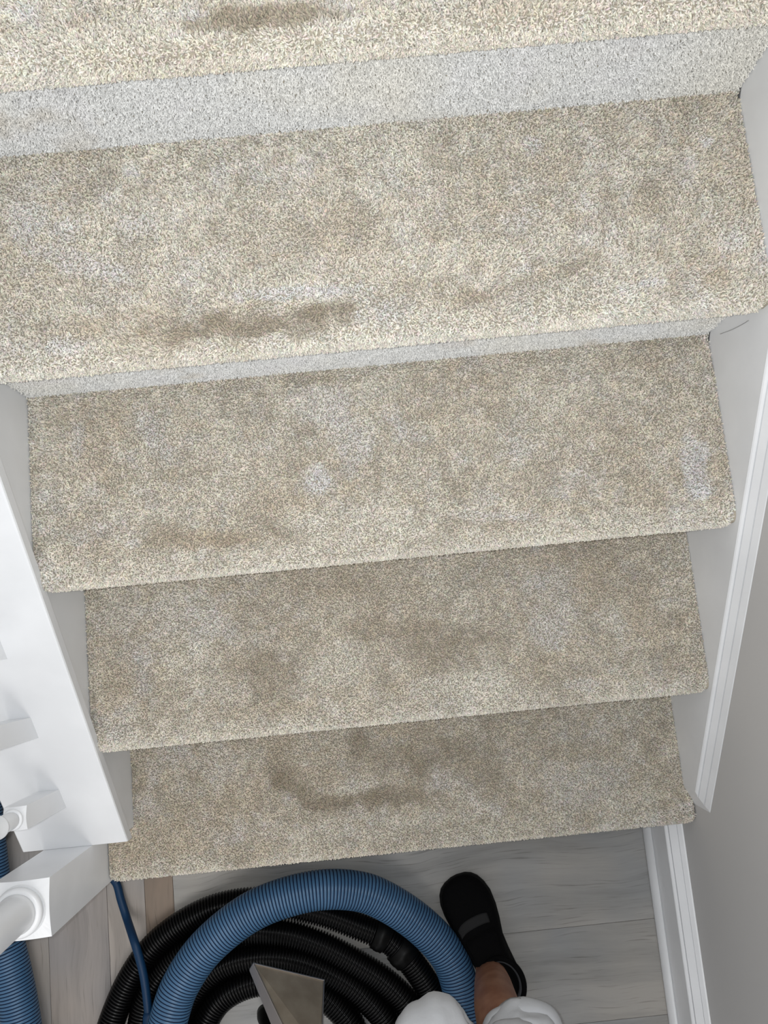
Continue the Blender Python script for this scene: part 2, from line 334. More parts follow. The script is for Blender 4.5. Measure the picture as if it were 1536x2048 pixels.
def yarn_nodes():
    """node group: bent yarn instanced on every vertex, turned and scaled by its attributes."""
    ng = bpy.data.node_groups.new('yarn_pile', 'GeometryNodeTree')
    ng.interface.new_socket('Geometry', in_out='INPUT', socket_type='NodeSocketGeometry')
    ng.interface.new_socket('Geometry', in_out='OUTPUT', socket_type='NodeSocketGeometry')
    A = lambda t: ng.nodes.new(t)
    lk = ng.links.new
    gi = A('NodeGroupInput'); go = A('NodeGroupOutput')
    gj = A('GeometryNodeGeometryToInstance')
    for bend in (0.60, 0.38, 0.15):
        c = A('GeometryNodeCurveQuadraticBezier'); c.inputs['Resolution'].default_value = 4
        c.inputs['Start'].default_value = (0, 0, 0); c.inputs['Middle'].default_value = (bend * .12, 0, .62); c.inputs['End'].default_value = (bend, 0, 1.0 - .22 * bend)
        sp = A('GeometryNodeSplineParameter'); fc = A('ShaderNodeFloatCurve'); cv = fc.mapping.curves[0]
        cv.points[0].location = (0, .75); cv.points[1].location = (1, .55); cv.points.new(.55, 1.0); cv.points.new(.88, .92); fc.mapping.update()
        lk(sp.outputs['Factor'], fc.inputs['Value'])
        cr = A('GeometryNodeCurvePrimitiveCircle'); cr.inputs['Resolution'].default_value = 5; cr.inputs['Radius'].default_value = YARN_R
        cm = A('GeometryNodeCurveToMesh'); cm.inputs['Fill Caps'].default_value = True
        lk(c.outputs[0], cm.inputs['Curve']); lk(cr.outputs['Curve'], cm.inputs['Profile Curve']); lk(fc.outputs[0], cm.inputs['Scale'])
        ss = A('GeometryNodeSetShadeSmooth'); lk(cm.outputs[0], ss.inputs[0])
        sm = A('GeometryNodeSetMaterial'); sm.inputs['Material'].default_value = M_pile; lk(ss.outputs[0], sm.inputs[0])
        lk(sm.outputs[0], gj.inputs[0])
    ip = A('GeometryNodeInstanceOnPoints'); ip.inputs['Pick Instance'].default_value = True
    lk(gi.outputs[0], ip.inputs['Points']); lk(gj.outputs[0], ip.inputs['Instance'])
    ra = A('GeometryNodeInputNamedAttribute'); ra.data_type = 'FLOAT_VECTOR'; ra.inputs[0].default_value = 'rot'
    sa = A('GeometryNodeInputNamedAttribute'); sa.data_type = 'FLOAT'; sa.inputs[0].default_value = 'scl'
    lk([o for o in ra.outputs if o.enabled][0], ip.inputs['Rotation']); lk([o for o in sa.outputs if o.enabled][0], ip.inputs['Scale'])
    lk(ip.outputs[0], go.inputs[0])
    return ng
YARN_R = 0.185          # of the yarn's length
NG = None
def tufts(name, P, Nn, lay, col, length, parent):
    global NG
    if NG is None: NG = yarn_nodes()
    n = len(P)
    up = Nn + lay; up /= np.linalg.norm(up, axis=1)[:, None]
    h = lay * 1.2 + rng.standard_normal((n, 3)) * .5
    h -= up * (h * up).sum(1)[:, None]; h /= np.linalg.norm(h, axis=1)[:, None]
    g = np.cross(up, h)
    eul = np.stack([np.arctan2(g[:, 2], up[:, 2]), -np.arcsin(np.clip(h[:, 2], -1, 1)), np.arctan2(h[:, 1], h[:, 0])], 1)
    me = bpy.data.meshes.new(name); me.vertices.add(n); me.vertices.foreach_set('co', P.reshape(-1).astype(np.float32))
    me.attributes.new('rot', 'FLOAT_VECTOR', 'POINT').data.foreach_set('vector', eul.reshape(-1).astype(np.float32))
    me.attributes.new('scl', 'FLOAT', 'POINT').data.foreach_set('value', (length * (.82 + .36 * rng.random(n))).astype(np.float32))
    c4 = np.ones((n, 4), np.float32); c4[:, :3] = col
    me.attributes.new('Col', 'FLOAT_COLOR', 'POINT').data.foreach_set('color', c4.reshape(-1))
    me.materials.append(M_pile); me.update()
    o = bpy.data.objects.new(name, me); COL.objects.link(o); o.parent = parent
    m = o.modifiers.new('yarn', 'NODES'); m.node_group = NG
    o['kind'] = 'stuff'
    return o

PILE = 0.0049; SINK = 0.0004
def nosing_profile(i, thick=0.046):
    """backing surface of a tread from its back edge over the nosing and underneath: list of (y,z,ny,nz)."""
    zt = ztop(i) - PILE; yf = yfront(i) + PILE; r = 0.015
    yb = yfront(i) + T + OV + 0.0095
    pts = [(yb, zt, 0, 1), (yf + r, zt, 0, 1)]
    for a in np.linspace(0, math.pi / 2, 6)[1:]:
        pts.append((yf + r - r * math.sin(a), zt - r + r * math.cos(a), -math.sin(a), math.cos(a)))
    zb = ztop(i) - thick + PILE
    pts.append((yf, zb + 0.008, -1, 0))
    for a in np.linspace(0, math.pi / 2, 4)[1:]:
        pts.append((yf + .008 - .008 * math.cos(a), zb + .008 - .008 * math.sin(a), -math.cos(a), -math.sin(a)))
    pts.append((yfront(i) + OV, zb, 0, -1))
    return pts

stairs = empty('staircase', (W / 2, 0, 0))
tag(stairs, 'straight flight of stairs covered in stained beige cut-pile carpet', 'staircase')
# timber carcass under the carpet
NSTEP = 7
prof = [(0.045, 0.001)]
for i in range(1, NSTEP + 1):
    prof += [(yfront(i) + OV + 0.012, ztop(i) - 0.052), (yfront(i + 1) + OV + 0.012, ztop(i) - 0.052)] if i else []
prof[0] = (yfront(1) + OV + 0.012, 0.001)
prof += [(yfront(NSTEP + 1) + OV + 0.012, 0.001)]
prism('carcass', prof, 0, 0.0005, XR - 0.0005, M_wood, stairs)

DENS = 245000
def sample(profile, x0, x1, dens):
    P0 = np.array([q[:2] for q in profile]); NN = np.array([q[2:] for q in profile], float)
    seg = np.linalg.norm(np.diff(P0, axis=0), axis=1); cum = np.concatenate([[0], np.cumsum(seg)])
    pitch = 1 / math.sqrt(dens)
    nx = int((x1 - x0) / pitch); ny = int(cum[-1] / pitch)
    gx, gy = np.meshgrid((np.arange(nx) + .5) * (x1 - x0) / nx + x0, (np.arange(ny) + .5) * cum[-1] / ny)
    gx = gx + (rng.random(gx.shape) - .5) * pitch * 1.0; gy = np.clip(gy + (rng.random(gy.shape) - .5) * pitch * 1.0, 0, cum[-1] - 1e-6)
    X = np.clip(gx.ravel(), x0, x1); s = gy.ravel()
    y = np.interp(s, cum, P0[:, 0]); z = np.interp(s, cum, P0[:, 1])
    n = np.stack([np.zeros_like(s), np.interp(s, cum, NN[:, 0]), np.interp(s, cum, NN[:, 1])], 1)
    n /= np.maximum(np.linalg.norm(n, axis=1), 1e-6)[:, None]
    return X, y, z, n

def tread(i, piled=True):
    prof = nosing_profile(i)
    poly = [(q[0], q[1]) for q in prof] + [(yfront(i) + T + OV + 0.0095, ztop(i) - 0.046 + PILE)]
    x0, x1 = 0.0015, XR - 0.0015
    zt = ztop(i)
    o = prism('tread_carpet', poly, 0, x0 - 0.0013, x1 + 0.0013, M_back, stairs)
    o['label'] = ('lowest', 'second', 'third', 'fourth', 'fifth', 'sixth', 'seventh')[i - 1] + ' carpeted tread up from the floor'
    if not piled: return
    dn = DENS if i <= 5 else 60000
    X, y, z, n = sample(prof, x0 - .0005, x1 + .0005, dn)
    if i == 1:      # the lowest tread runs on to the newel and to the wall in front of the stringers
        def tab(xa, xb, yb):
            pr = [q for q in prof]; pr[0] = (yb, prof[0][1], 0, 1)
            pl = [(q[0], q[1]) for q in pr] + [(yb, ztop(1) - 0.046 + PILE)]
            prism('tread_edge', pl, 0, xa, xb, M_back, o)
            return sample(pr, xa + .002, xb - .001, DENS)
        for q in (tab(-0.0500, 0.0050, 0.0985), tab(x1 - 0.005, WALL - 0.002, 0.066)):
            X, y, z, n = (np.concatenate(k) for k in ((X, q[0]), (y, q[1]), (z, q[2]), (n, q[3])))
        ex0, ex1 = -0.0500, WALL - .002
    else:
        ex0, ex1 = x0, x1
    # the front corners are rounded
    rc = 0.016
    e = np.maximum(0, rc - np.minimum(X - ex0, ex1 - X)) / rc
    pull = rc * (1 - np.sqrt(np.clip(1 - e * e, 0, 1)))
    front = np.clip((yfront(i) + 0.05 - y) / 0.04, 0, 1) * (n[:, 2] > -0.5)
    y = y + pull * front * (0.9 if i > 1 else 0.5)
    P = np.stack([X, y, z], 1) - n * SINK
    c, dk = tread_color(i, X, y, zt)
    # rolled nosing is paler
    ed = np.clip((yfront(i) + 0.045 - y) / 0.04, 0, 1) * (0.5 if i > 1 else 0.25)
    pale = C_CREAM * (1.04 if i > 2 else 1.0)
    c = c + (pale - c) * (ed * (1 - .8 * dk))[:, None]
    bright = 1.03 + 0.52 * (rng.random(len(X)) - .5)
    c = np.clip(c * bright[:, None] * (1 + .03 * rng.standard_normal((len(X), 3))), .02, .92)
    # pile direction wanders; soiled paths are trodden flat
    th = 2 * math.pi * (fbm(X, y, 9, 200 + i) * 2.2 + .3 * fbm(X, y, 35, 220 + i))
    st = 0.12 + 0.30 * fbm(X, y, 12, 240 + i) + 0.35 * dk
    lay = np.stack([np.cos(th) * st, np.sin(th) * st, np.zeros_like(th)], 1) + rng.standard_normal((len(X), 3)) * .30
    lay -= n * (lay * n).sum(1)[:, None]
    el = np.minimum(X - ex0, ex1 - X); lay[:, 0] = np.where(el < .006, np.where(X < W / 2, 1, -1) * np.abs(lay[:, 0]) * .1, lay[:, 0])
    lay[:, 1] = np.where(y > yfront(i) + T + OV - .014, -np.abs(lay[:, 1]) * .3, lay[:, 1])
    tufts('carpet_pile', P, n, lay, c, 0.0057, o)
    return o
def riser(i, dens, piled=True):
    yr = yfront(i) + OV + 0.010
    zb = 0.003 if i == 1 else ztop(i - 1) - PILE + .0005
    zt = ztop(i) - 0.050
    x0, x1 = (0.0015, XR - .0015) if i > 1 else (0.0015, XR - .0015)
    o = box('riser_carpet', (x0 - .0013, yr, zb), (x1 + .0013, yr + 0.0015, zt), M_back, stairs)
    if not piled: return
    prof = [(yr, zt, -1, 0), (yr, zb + .002, -1, 0)]
    X, y, z, n = sample(prof, x0 - .0005, x1 + .0005, dens)
    c = np.repeat(C_RISER[None], len(X), 0)
    q1 = fbm(X, z, 8, 300 + i); q2 = fbm(X, z, 24, 320 + i)
    c = c + (C_CREAM - c) * np.clip((q1 - .52) * 1.6, 0, 1)[:, None] + (C_GREY * 1.02 - c) * np.clip((q2 - .55) * 2, 0, 1)[:, None]
    kk = np.clip(fbm(X, z, 15, 340 + i) - .66, 0, 1)
    c = c + (C_TAN - c) * (kk * 2.0)[:, None]
    if i == 5:
        e = np.clip((X - (W - .16)) / .12, 0, 1); c = c + (C_CREAM - c) * (e * .6)[:, None]
    c = np.clip(c * (1 + 0.42 * (rng.random(len(X)) - .5))[:, None], .02, .92)
    lay = rng.standard_normal((len(X), 3)) * .24 + np.array([0, 0, -0.12]); lay[:, 1] = 0
    el = np.minimum(X - x0, x1 - X); lay[:, 0] = np.where(el < .006, np.where(X < W / 2, 1, -1) * np.abs(lay[:, 0]) * .1, lay[:, 0])
    lay[:, 2] = np.where(z - zb < .012, np.abs(lay[:, 2]) * .3, lay[:, 2])
    tufts('carpet_pile', np.stack([X, y, z], 1) - n * SINK, n, lay, c, 0.0055, o)
for i in range(1, NSTEP + 1):
    riser(i, DENS if i in (4, 5) else 60000)
    tread(i)

# ------------------------------------------------------------------ balustrade on the left: stringer, cap, balusters, newel, rail
rail = empty('stair_railing', (-0.075, 0.05, 0))
tag(rail, 'white painted stair railing with capped stringer, newel post and turned balusters', 'railing')
YE = 0.0888; YT = 1.95
CAPI, CAPO = 0.0105, -0.177
def slope_poly(y0, y1, h0, zb): return [(y0, zb), (y0, znose(y0) + h0), (y1, znose(y1) + h0), (y1, zb)]
prism('stringer', slope_poly(YE + 0.010, YT, -0.026, 0.001), 0, -0.135, -0.0002, M_white, rail)
cp = [(CAPO, -0.024), (CAPO + 0.002, 0.0), (CAPO + .004, 0.002), (CAPI - .004, 0.002), (CAPI - .0012, 0.0008), (CAPI, -0.002), (CAPI, -0.024)]
capo = sloped('cap', cp, YE, YT, M_white, rail); capo['label'] = 'wide flat white cap board on the stringer'

def square_round(name, cx, cy, hs, z0fun, z1, k, rows, m, parent, nseg=48):
    """square block whose top is turned: rows = [(radius, z above z1)]."""
    ang = [2 * math.pi * (j + .5) / nseg for j in range(nseg)]
    # exact corners: sample square by angle including the corners
    ang = sorted(set([math.pi / 4 + q * math.pi / 2 for q in range(4)] + [q * math.pi / 2 + math.pi / 4 + math.pi / 2 * j / (nseg // 4) for q in range(4) for j in range(1, nseg // 4)]))
    n = len(ang); v = []; f = []
    def sq(a):
        c, s = math.cos(a), math.sin(a); q = hs / max(abs(c), abs(s)); return q * c, q * s, q
    for a in ang:
        x, y, q = sq(a); v.append((cx + x, cy + y, z0fun(cy + y)))
    for a in ang:
        x, y, q = sq(a); v.append((cx + x, cy + y, z1 + k * (hs * math.sqrt(2) - q)))
    for r, z in rows:
        for a in ang: v.append((cx + r * math.cos(a), cy + r * math.sin(a), z1 + z))
    nr = len(v) // n
    for q in range(nr - 1):
        f += [(q * n + j, q * n + (j + 1) % n, (q + 1) * n + (j + 1) % n, (q + 1) * n + j) for j in range(n)]
    f.append(tuple(range((nr - 1) * n, nr * n))); f.append(tuple(range(n))[::-1])
    o = mesh_obj(name, v, f, m, parent)
    sm = [(2 * n > i >= n * 2) or (n * 2 <= i < (nr - 1) * n) for i in range(len(f))]
    o.data.polygons.foreach_set('use_smooth', sm)
    return o
def lathe(name, cx, cy, rows, m, parent, nseg=40):
    v = []; f = []
    for r, z in rows: v += [(cx + r * math.cos(2 * math.pi * j / nseg), cy + r * math.sin(2 * math.pi * j / nseg), z) for j in range(nseg)]
    for q in range(len(rows) - 1): f += [(q * nseg + j, q * nseg + (j + 1) % nseg, (q + 1) * nseg + (j + 1) % nseg, (q + 1) * nseg + j) for j in range(nseg)]
    f.append(tuple(range((len(rows) - 1) * nseg, len(rows) * nseg))); f.append(tuple(range(nseg))[::-1])
    o = mesh_obj(name, v, f, m, parent, smooth=True)
    return o
NX, NY, NH = -0.0945, 0.0455, 0.0430
ZB = 0.476
npost = square_round('newel_post', NX, NY, NH, lambda y: 0.0005, ZB, 0.30, [(0.0385, 0.0055), (0.0372, 0.0075), (0.0372, 0.0085)], M_white, rail)
ring = [(0.0300, ZB + .0086)] + [(0.0312 + 0.0062 * math.cos(a), ZB + .0155 + 0.0068 * math.sin(a)) for a in np.linspace(-math.pi / 2, math.pi / 2, 11)] + [(0.0300, ZB + .0225)]
lathe('ring', NX, NY, ring, M_white, npost)
colr = [(0.0292, ZB + .0226), (0.0298, ZB + .026), (0.0285, ZB + .028), (0.0275, ZB + .034), (0.0300, ZB + .10), (0.0318, ZB + .16), (0.030, ZB + .24), (0.025, ZB + .36), (0.022, ZB + .45),
        (0.030, ZB + .455), (0.033, ZB + .465), (0.030, ZB + .475), (0.040, ZB + .48), (0.0405, ZB + .70)]
lathe('turned_column', NX, NY, colr, M_white, npost)
lathe('finial', NX, NY, [(0.02, ZB + .701), (0.046, ZB + .702), (0.048, ZB + .712), (0.03, ZB + .72)] + [(0.042 * math.sin(a), ZB + .757 - .042 * math.cos(a)) for a in np.linspace(.6, math.pi - .05, 9)], M_white, npost)

HB = 0.0175
RAILH = 0.80
def baluster(y):
    cx = -0.0885; cy = y
    foot = lambda yy: znose(yy) + 0.0022
    z1 = znose(y) + 0.139
    b = square_round('baluster', cx, cy, HB, foot, z1, 0.55, [(0.0142, 0.0065), (0.0142, 0.008)], M_white, rail, nseg=32)
    rg = [(0.0128, z1 + .0081)] + [(0.0130 + .0030 * math.cos(a), z1 + .0112 + .0030 * math.sin(a)) for a in np.linspace(-math.pi / 2, math.pi / 2, 7)] + [(0.0122, z1 + .0143)]
    zt = znose(y) + RAILH
    h = zt - z1 - .02
    sh = [(0.0120, z1 + .0144), (0.0130, z1 + .02), (0.0136, z1 + .05), (0.0128, z1 + .0525), (0.0128, z1 + .054), (0.0170, z1 + .058), (0.0172, z1 + .062), (0.0130, z1 + .066), (0.0150, z1 + .11), (0.0155, z1 + .16), (0.012, z1 + .30), (0.0095, z1 + h * .8), (0.0095, z1 + h)]
    lathe('ring', cx, cy, rg, M_white, b, 28); lathe('turned_shaft', cx, cy, sh, M_white, b, 28)
for j in range(8): baluster(0.1855 + 0.1290 * j)
hr = [(-0.118, RAILH), (-0.120, RAILH + .02), (-0.112, RAILH + .045), (-0.0885, RAILH + .055), (-0.065, RAILH + .045), (-0.057, RAILH + .02), (-0.059, RAILH)]
sloped('handrail', hr, NY + NH + .002, 1.3, M_white, rail)

# ------------------------------------------------------------------ hoses
def catmull(pts, step):
    P = np.array(pts, float); P = np.vstack([2 * P[0] - P[1], P, 2 * P[-1] - P[-2]]); out = []
    for i in range(1, len(P) - 2):
        p0, p1, p2, p3 = P[i - 1:i + 3]
        n = max(4, int(np.linalg.norm(p2 - p1) / 0.004))
        for t in np.arange(n) / n:
            out.append(.5 * ((2 * p1) + (-p0 + p2) * t + (2 * p0 - 5 * p1 + 4 * p2 - p3) * t * t + (-p0 + 3 * p1 - 3 * p2 + p3) * t ** 3))
    out.append(P[-2]); out = np.array(out)
    return out
def sweep(name, path, radfun, spos, mats, parent=None, nseg=20, midx=None, caps=True):
    """tube along path with radius radfun at arc positions spos."""
    seg = np.linalg.norm(np.diff(path, axis=0), axis=1); cum = np.concatenate([[0], np.cumsum(seg)])
    C = np.stack([np.interp(spos, cum, path[:, k]) for k in range(3)], 1)
    T_ = np.stack([np.interp(np.minimum(spos + .004, cum[-1]), cum, path[:, k]) - np.interp(np.maximum(spos - .004, 0), cum, path[:, k]) for k in range(3)], 1)
    T_ /= np.linalg.norm(T_, axis=1)[:, None]
    ref = np.array([0.02, 0.03, 1.0]); A = ref - T_ * (T_ @ ref)[:, None]; A /= np.linalg.norm(A, axis=1)[:, None]; B = np.cross(T_, A)
    a = 2 * np.pi * np.arange(nseg) / nseg
    V = C[:, None] + radfun[:, None, None] * (A[:, None] * np.cos(a)[None, :, None] + B[:, None] * np.sin(a)[None, :, None])
    n = len(spos); V = V.reshape(-1, 3)
    i = np.arange(n - 1)[:, None]; j = np.arange(nseg)[None]; j2 = (j + 1) % nseg
    F = np.stack([i * nseg + j, i * nseg + j2, (i + 1) * nseg + j2, (i + 1) * nseg + j], -1).reshape(-1, 4)
    me = bpy.data.meshes.new(name); me.vertices.add(len(V)); me.vertices.foreach_set('co', V.ravel().astype(np.float32))
    nf = len(F); extra = 2 * nseg if caps else 0
    me.loops.add(nf * 4 + extra); idx = F.ravel()
    if caps: idx = np.concatenate([idx, np.arange(nseg)[::-1], (n - 1) * nseg + np.arange(nseg)])
    me.loops.foreach_set('vertex_index', idx.astype(np.int32))
    st = np.arange(0, nf * 4, 4)
    if caps: st = np.concatenate([st, [nf * 4, nf * 4 + nseg]])
    me.polygons.add(len(st)); me.polygons.foreach_set('loop_start', st.astype(np.int32))
    me.polygons.foreach_set('use_smooth', np.ones(len(st), bool))
    for m in mats: me.materials.append(m)
    if midx is not None:
        mi = np.zeros(len(st), np.int32); mi[:nf] = np.repeat(midx[:n - 1], nseg); me.polygons.foreach_set('material_index', mi)
    me.update(calc_edges=True); me.validate()
    o = bpy.data.objects.new(name, me); COL.objects.link(o)
    if parent is not None:
        o.parent = parent; o.matrix_parent_inverse = Matrix.Translation(-Vector(parent.location))
    return o
def plen(path): return np.linalg.norm(np.diff(path, axis=0), axis=1).sum()
def ribbed(name, path, r, depth, pitch, kind, mats, parent=None, nseg=22):
    Ln = plen(path); n = int(Ln / pitch)
    if kind == 'band': ph = np.array([0, .06, .66, .72, .78, .96]); dr = np.array([.25, 0, 0, .3, 1, 1]); mi = np.array([0, 0, 0, 1, 1, 1])
    else: ph = np.array([0, .16, .34, .50, .66, .84]); dr = np.array([.35, 0, 0, .35, 1, 1]); mi = np.zeros(6, int)
    s = (np.arange(n)[:, None] + ph[None]).ravel() * pitch
    rr = np.tile(r - depth * dr, n)
    return sweep(name, path, rr, s, mats, parent, nseg, np.tile(mi, n))
def px(l): return [at(u, v, z) for u, v, z in l]

# black corrugated hose lying in a flat coil of four turns, outer end first
ZC = 0.0272
TURNS = [(120, 2400), (178, 2260), (198, 2150), (222, 2048), (262, 1955), (312, 1888), (380, 1838), (450, 1810), (530, 1803), (637, 1823), (720, 1853), (772, 1876), (808, 1908), (843, 1953), (868, 2000),
         (880, 2070), (858, 2165), (780, 2262), (625, 2315), (455, 2295), (335, 2215), (284, 2120), (287, 2020), (322, 1950), (378, 1897), (455, 1866), (560, 1866), (642, 1890), (718, 1930), (774, 1967),
         (818, 2014), (840, 2080), (805, 2180), (700, 2245), (560, 2262), (430, 2225), (352, 2145), (352, 2062), (378, 1996), (416, 1951), (465, 1924), (535, 1914), (606, 1924), (676, 1955), (732, 1996),
         (776, 2055), (765, 2140), (665, 2195), (560, 2208), (460, 2176), (408, 2118), (408, 2056), (437, 2003), (488, 1971), (546, 1962), (608, 1974), (662, 2003), (706, 2056), (705, 2110), (640, 2148), (560, 2156)]
cpath = catmull([at(u, v, ZC) for u, v in TURNS], .004)
bh = ribbed('black_vacuum_hose', cpath, 0.0272, 0.0050, 0.0061, 'rib', [M_black], nseg=20)
tag(bh, 'black corrugated vacuum hose lying in a flat coil on the floor', 'hose')
# two smooth cuffs where lengths are joined, on the outermost turn
cseg = np.linalg.norm(np.diff(cpath, axis=0), axis=1); ccum = np.concatenate([[0], np.cumsum(cseg)])
def near_s(u, v):
    p = at(u, v, .03); d = np.linalg.norm(cpath[:, :2] - p[:2], axis=1); d[ccum < ccum[-1] * .55] += 0.0; return ccum[np.argmin(d)]
for (u, v, ln) in ((762, 1871, .030), (806, 1906, .034)):
    s0 = near_s(u, v); ss = np.array([-.5, -.46, -.2, -.16, .16, .2, .46, .5]) * ln + s0
    c = sweep('hose_cuff', cpath, np.array([.028, .0305, .0305, .0318, .0318, .0305, .0305, .028]), ss, [M_cuff], bh, 28); c['label'] = 'smooth black joining cuff'

# blue ribbed vacuum hose arching over the coil
zb = 0.0375
bp = px([(310, 2150, .10), (322, 2095, .10), (337, 2040, .10), (360, 1972, .098), (408, 1900, .097), (479, 1838, .096), (549, 1802, .094), (637, 1780, .086), (715, 1782, .070),
         (772, 1803, .056), (838, 1847, .044), (891, 1903, .039), (917, 1962, zb), (927, 2030, zb), (922, 2110, .046), (880, 2195, .088), (790, 2280, .095), (650, 2340, .095)])
bluepath = catmull(bp, .004)
b1 = ribbed('blue_vacuum_hose', bluepath, 0.0375, 0.0020, 0.0064, 'band', [M_blue, M_blue2], nseg=32)
tag(b1, 'blue ribbed vacuum hose arching over the black coil beside the shoe', 'hose')
# blue ribbed hose on the floor behind the newel post
bp2 = px([(60, 2200, zb), (50, 2110, zb), (38, 2020, zb), (22, 1940, zb), (2, 1860, zb), (-16, 1780, zb), (-26, 1700, zb), (-34, 1620, zb), (-40, 1540, zb)])
b2 = ribbed('blue_vacuum_hose', catmull(bp2, .004), 0.0375, 0.0020, 0.0064, 'band', [M_blue, M_blue2], nseg=32)
tag(b2, 'blue ribbed vacuum hose lying straight on the floor past the newel post', 'hose')
# thin dark blue solution hose
zs = 0.0085
sp = [np.array(q) for q in ((-.262, .15, zs), (-.240, .05, zs), (-.19, -.022, zs), (-.135, -.034, zs))] + px([(231, 1764, zs + .001), (242, 1800, zs + .004), (254, 1838, .022), (267, 1878, .062), (277, 1910, .070), (287, 1950, .071), (294, 1998, .071), (298, 2045, .071), (298, 2090, .071), (290, 2180, .071)])
spath = catmull(sp, .004); sl = plen(spath)
ss = np.linspace(0, sl, 160)
sh = sweep('solution_hose', spath, np.full(160, .0082), ss, [M_navy], None, 20)
tag(sh, 'thin smooth dark blue solution hose from the lowest tread over the black coil', 'hose')
pe = at(297, 2036, .071); s0 = np.concatenate([[0], np.cumsum(np.linalg.norm(np.diff(spath, axis=0), axis=1))])[np.argmin(np.linalg.norm(spath - pe, axis=1))]
def on_x(u, v, x):
    d = ray(u, v); return CAM + d * (x - CAM[0]) / d[0]
th = catmull([on_x(1440, 668, XR - .0012), on_x(1462, 660, XR - .0009), on_x(1484, 649, XR - .0009), on_x(1497, 641, XR - .0012)], .004)
o = sweep('loose_thread', th, np.full(30, .00025), np.linspace(0, plen(th), 30), [M_thread], stairs, 8); o['label'] = 'loose dark thread on the skirting under the fourth tread'
c = sweep('hose_sleeve', spath, np.array([.0086, .0112, .0116, .0116]), s0 + np.array([-.012, -.004, .004, .10]), [M_navy], sh, 24); c['label'] = 'wider blue end sleeve'

# ------------------------------------------------------------------ stainless steel extraction tool lying on the coil
P1 = at(508, 1928, .155); P2 = at(646, 1962, .112); P3 = at(592, 2104, .250); P4 = at(640, 2104, .235)
tool = empty('extraction_tool', tuple(map(float, P2)))
tag(tool, 'stainless steel carpet extraction tool with flared head lying on the black hose', 'cleaning tool')
nrm = np.cross(P2 - P1, P3 - P1); nrm /= np.linalg.norm(nrm)
if nrm[2] < 0: nrm = -nrm
def slab(name, quad, th, m, bev=0):
    v = [q for q in quad] + [q - nrm * th for q in quad]
    n = len(quad)
    f = [tuple(range(n)), tuple(range(2 * n - 1, n - 1, -1))] + [(i, n + i, n + (i + 1) % n, (i + 1) % n) for i in range(n)]
    o = fix_normals(mesh_obj(name, v, f, m, tool))
    if bev: bevel(o, bev, 3)
    return o
def lerp(a, b, t): return a + (b - a) * t
slab('head_plate', [P1, P2, P4, P3], 0.002, M_steel, .0006)
ax = P3 - P1; ax /= np.linalg.norm(ax); bx = P4 - P2; bx /= np.linalg.norm(bx)
lx_ = np.cross(nrm, ax); 
if np.dot(lx_, P2 - P1) > 0: lx_ = -lx_
rx_ = np.cross(nrm, bx)
if np.dot(rx_, P1 - P2) > 0: rx_ = -rx_
up = nrm * 0.0024
def flange(name, a, b, side, da, db, m):
    q = [a + up, b + up, b + up + side * .0030, a + up + side * .0030]; dn = [da, db, db, da]
    v = q + [p - nrm * d for p, d in zip(q, dn)]
    f = [(0, 1, 2, 3), (7, 6, 5, 4)] + [(i, (i + 1) % 4, 4 + (i + 1) % 4, 4 + i) for i in range(4)]
    return bevel(fix_normals(mesh_obj(name, v, f, m, tool)), .0006)
flange('side_flange', P1, P3, lx_, .020, .036, M_steel2)
flange('side_flange', P2, P4, rx_, .020, .036, M_steel2)
fx = np.cross(nrm, P2 - P1); fx /= np.linalg.norm(fx)
if np.dot(fx, P3 - P1) > 0: fx = -fx
flange('lip', P1 + lx_ * .0030, P2 + rx_ * .0030, fx, .018, .018, M_steel2)
bot = [p - nrm * d for p, d in ((P1, .0155), (P2, .0155), (P4, .034), (P3, .034))]
slab('base_plate', bot, .0015, M_steel2)
e0 = (P3 + P4) / 2 - nrm * .018; e1 = e0 + (ax + bx) / 2 * .05 + np.array([0, 0, 0])
tp = catmull([e0 - (ax + bx) / 2 * .012, e0 + (ax + bx) / 2 * .04, e0 + np.array([-.005, -.16, .07]), e0 + np.array([-.02, -.33, .05]), e0 + np.array([-.03, -.46, -.06]), (e0[0] - .03, e0[1] - .56, .03)], .004)
sweep('tube', tp, np.full(80, .019), np.linspace(0, plen(tp) - .001, 80), [M_steel2], tool, 28)
# black grip under the head that props it on the floor
g0 = at(531, 2046, .10); 
gp = catmull([at(529, 2022, .03), at(533, 2040, .075), at(548, 2070, .135), at(580, 2110, .185)], .004)
sweep('grip', gp, np.array([.010, .0155, .0165, .0165, .0165, .016, .010]), np.array([0, .004, .02, .06, .09, .11, .118]) * (plen(gp) / .119), [M_cuff], tool, 24)

# ------------------------------------------------------------------ person (photographer): one continuous body, clothes as children
def skin_body(name, verts, edges, radii, m, root, parent=None, sub=2):
    me = bpy.data.meshes.new(name); me.from_pydata([tuple(map(float, v)) for v in verts], edges, [])
    o = bpy.data.objects.new(name, me); COL.objects.link(o); me.materials.append(m)
    md = o.modifiers.new('skin', 'SKIN'); md.use_smooth_shade = True
    sv = me.skin_vertices[0].data if len(me.skin_vertices) else None
    if sv is None:
        bm = bmesh.new(); bm.from_mesh(me); bm.verts.layers.skin.verify(); bm.to_mesh(me); bm.free(); sv = me.skin_vertices[0].data
    for i, r in enumerate(radii):
        sv[i].radius = r if isinstance(r, tuple) else (r, r)
        sv[i].use_root = (i == root)
    s = o.modifiers.new('sub', 'SUBSURF'); s.levels = sub; s.render_levels = sub
    if parent: o.parent = parent
    return o
toe = at(912, 1764, .03); heel = at(1028, 1997, .03)
ank = at(984, 1957, .095)
shin1 = at(996, 2025, .26); 
knR = np.array([0.640, -0.290, 0.47]); hipR = np.array([0.69, -0.55, 0.86])
knL = at(872, 2080, .47); ankL = np.array([0.640, -0.600, 0.10]); hipL = np.array([0.50, -0.58, 0.86])
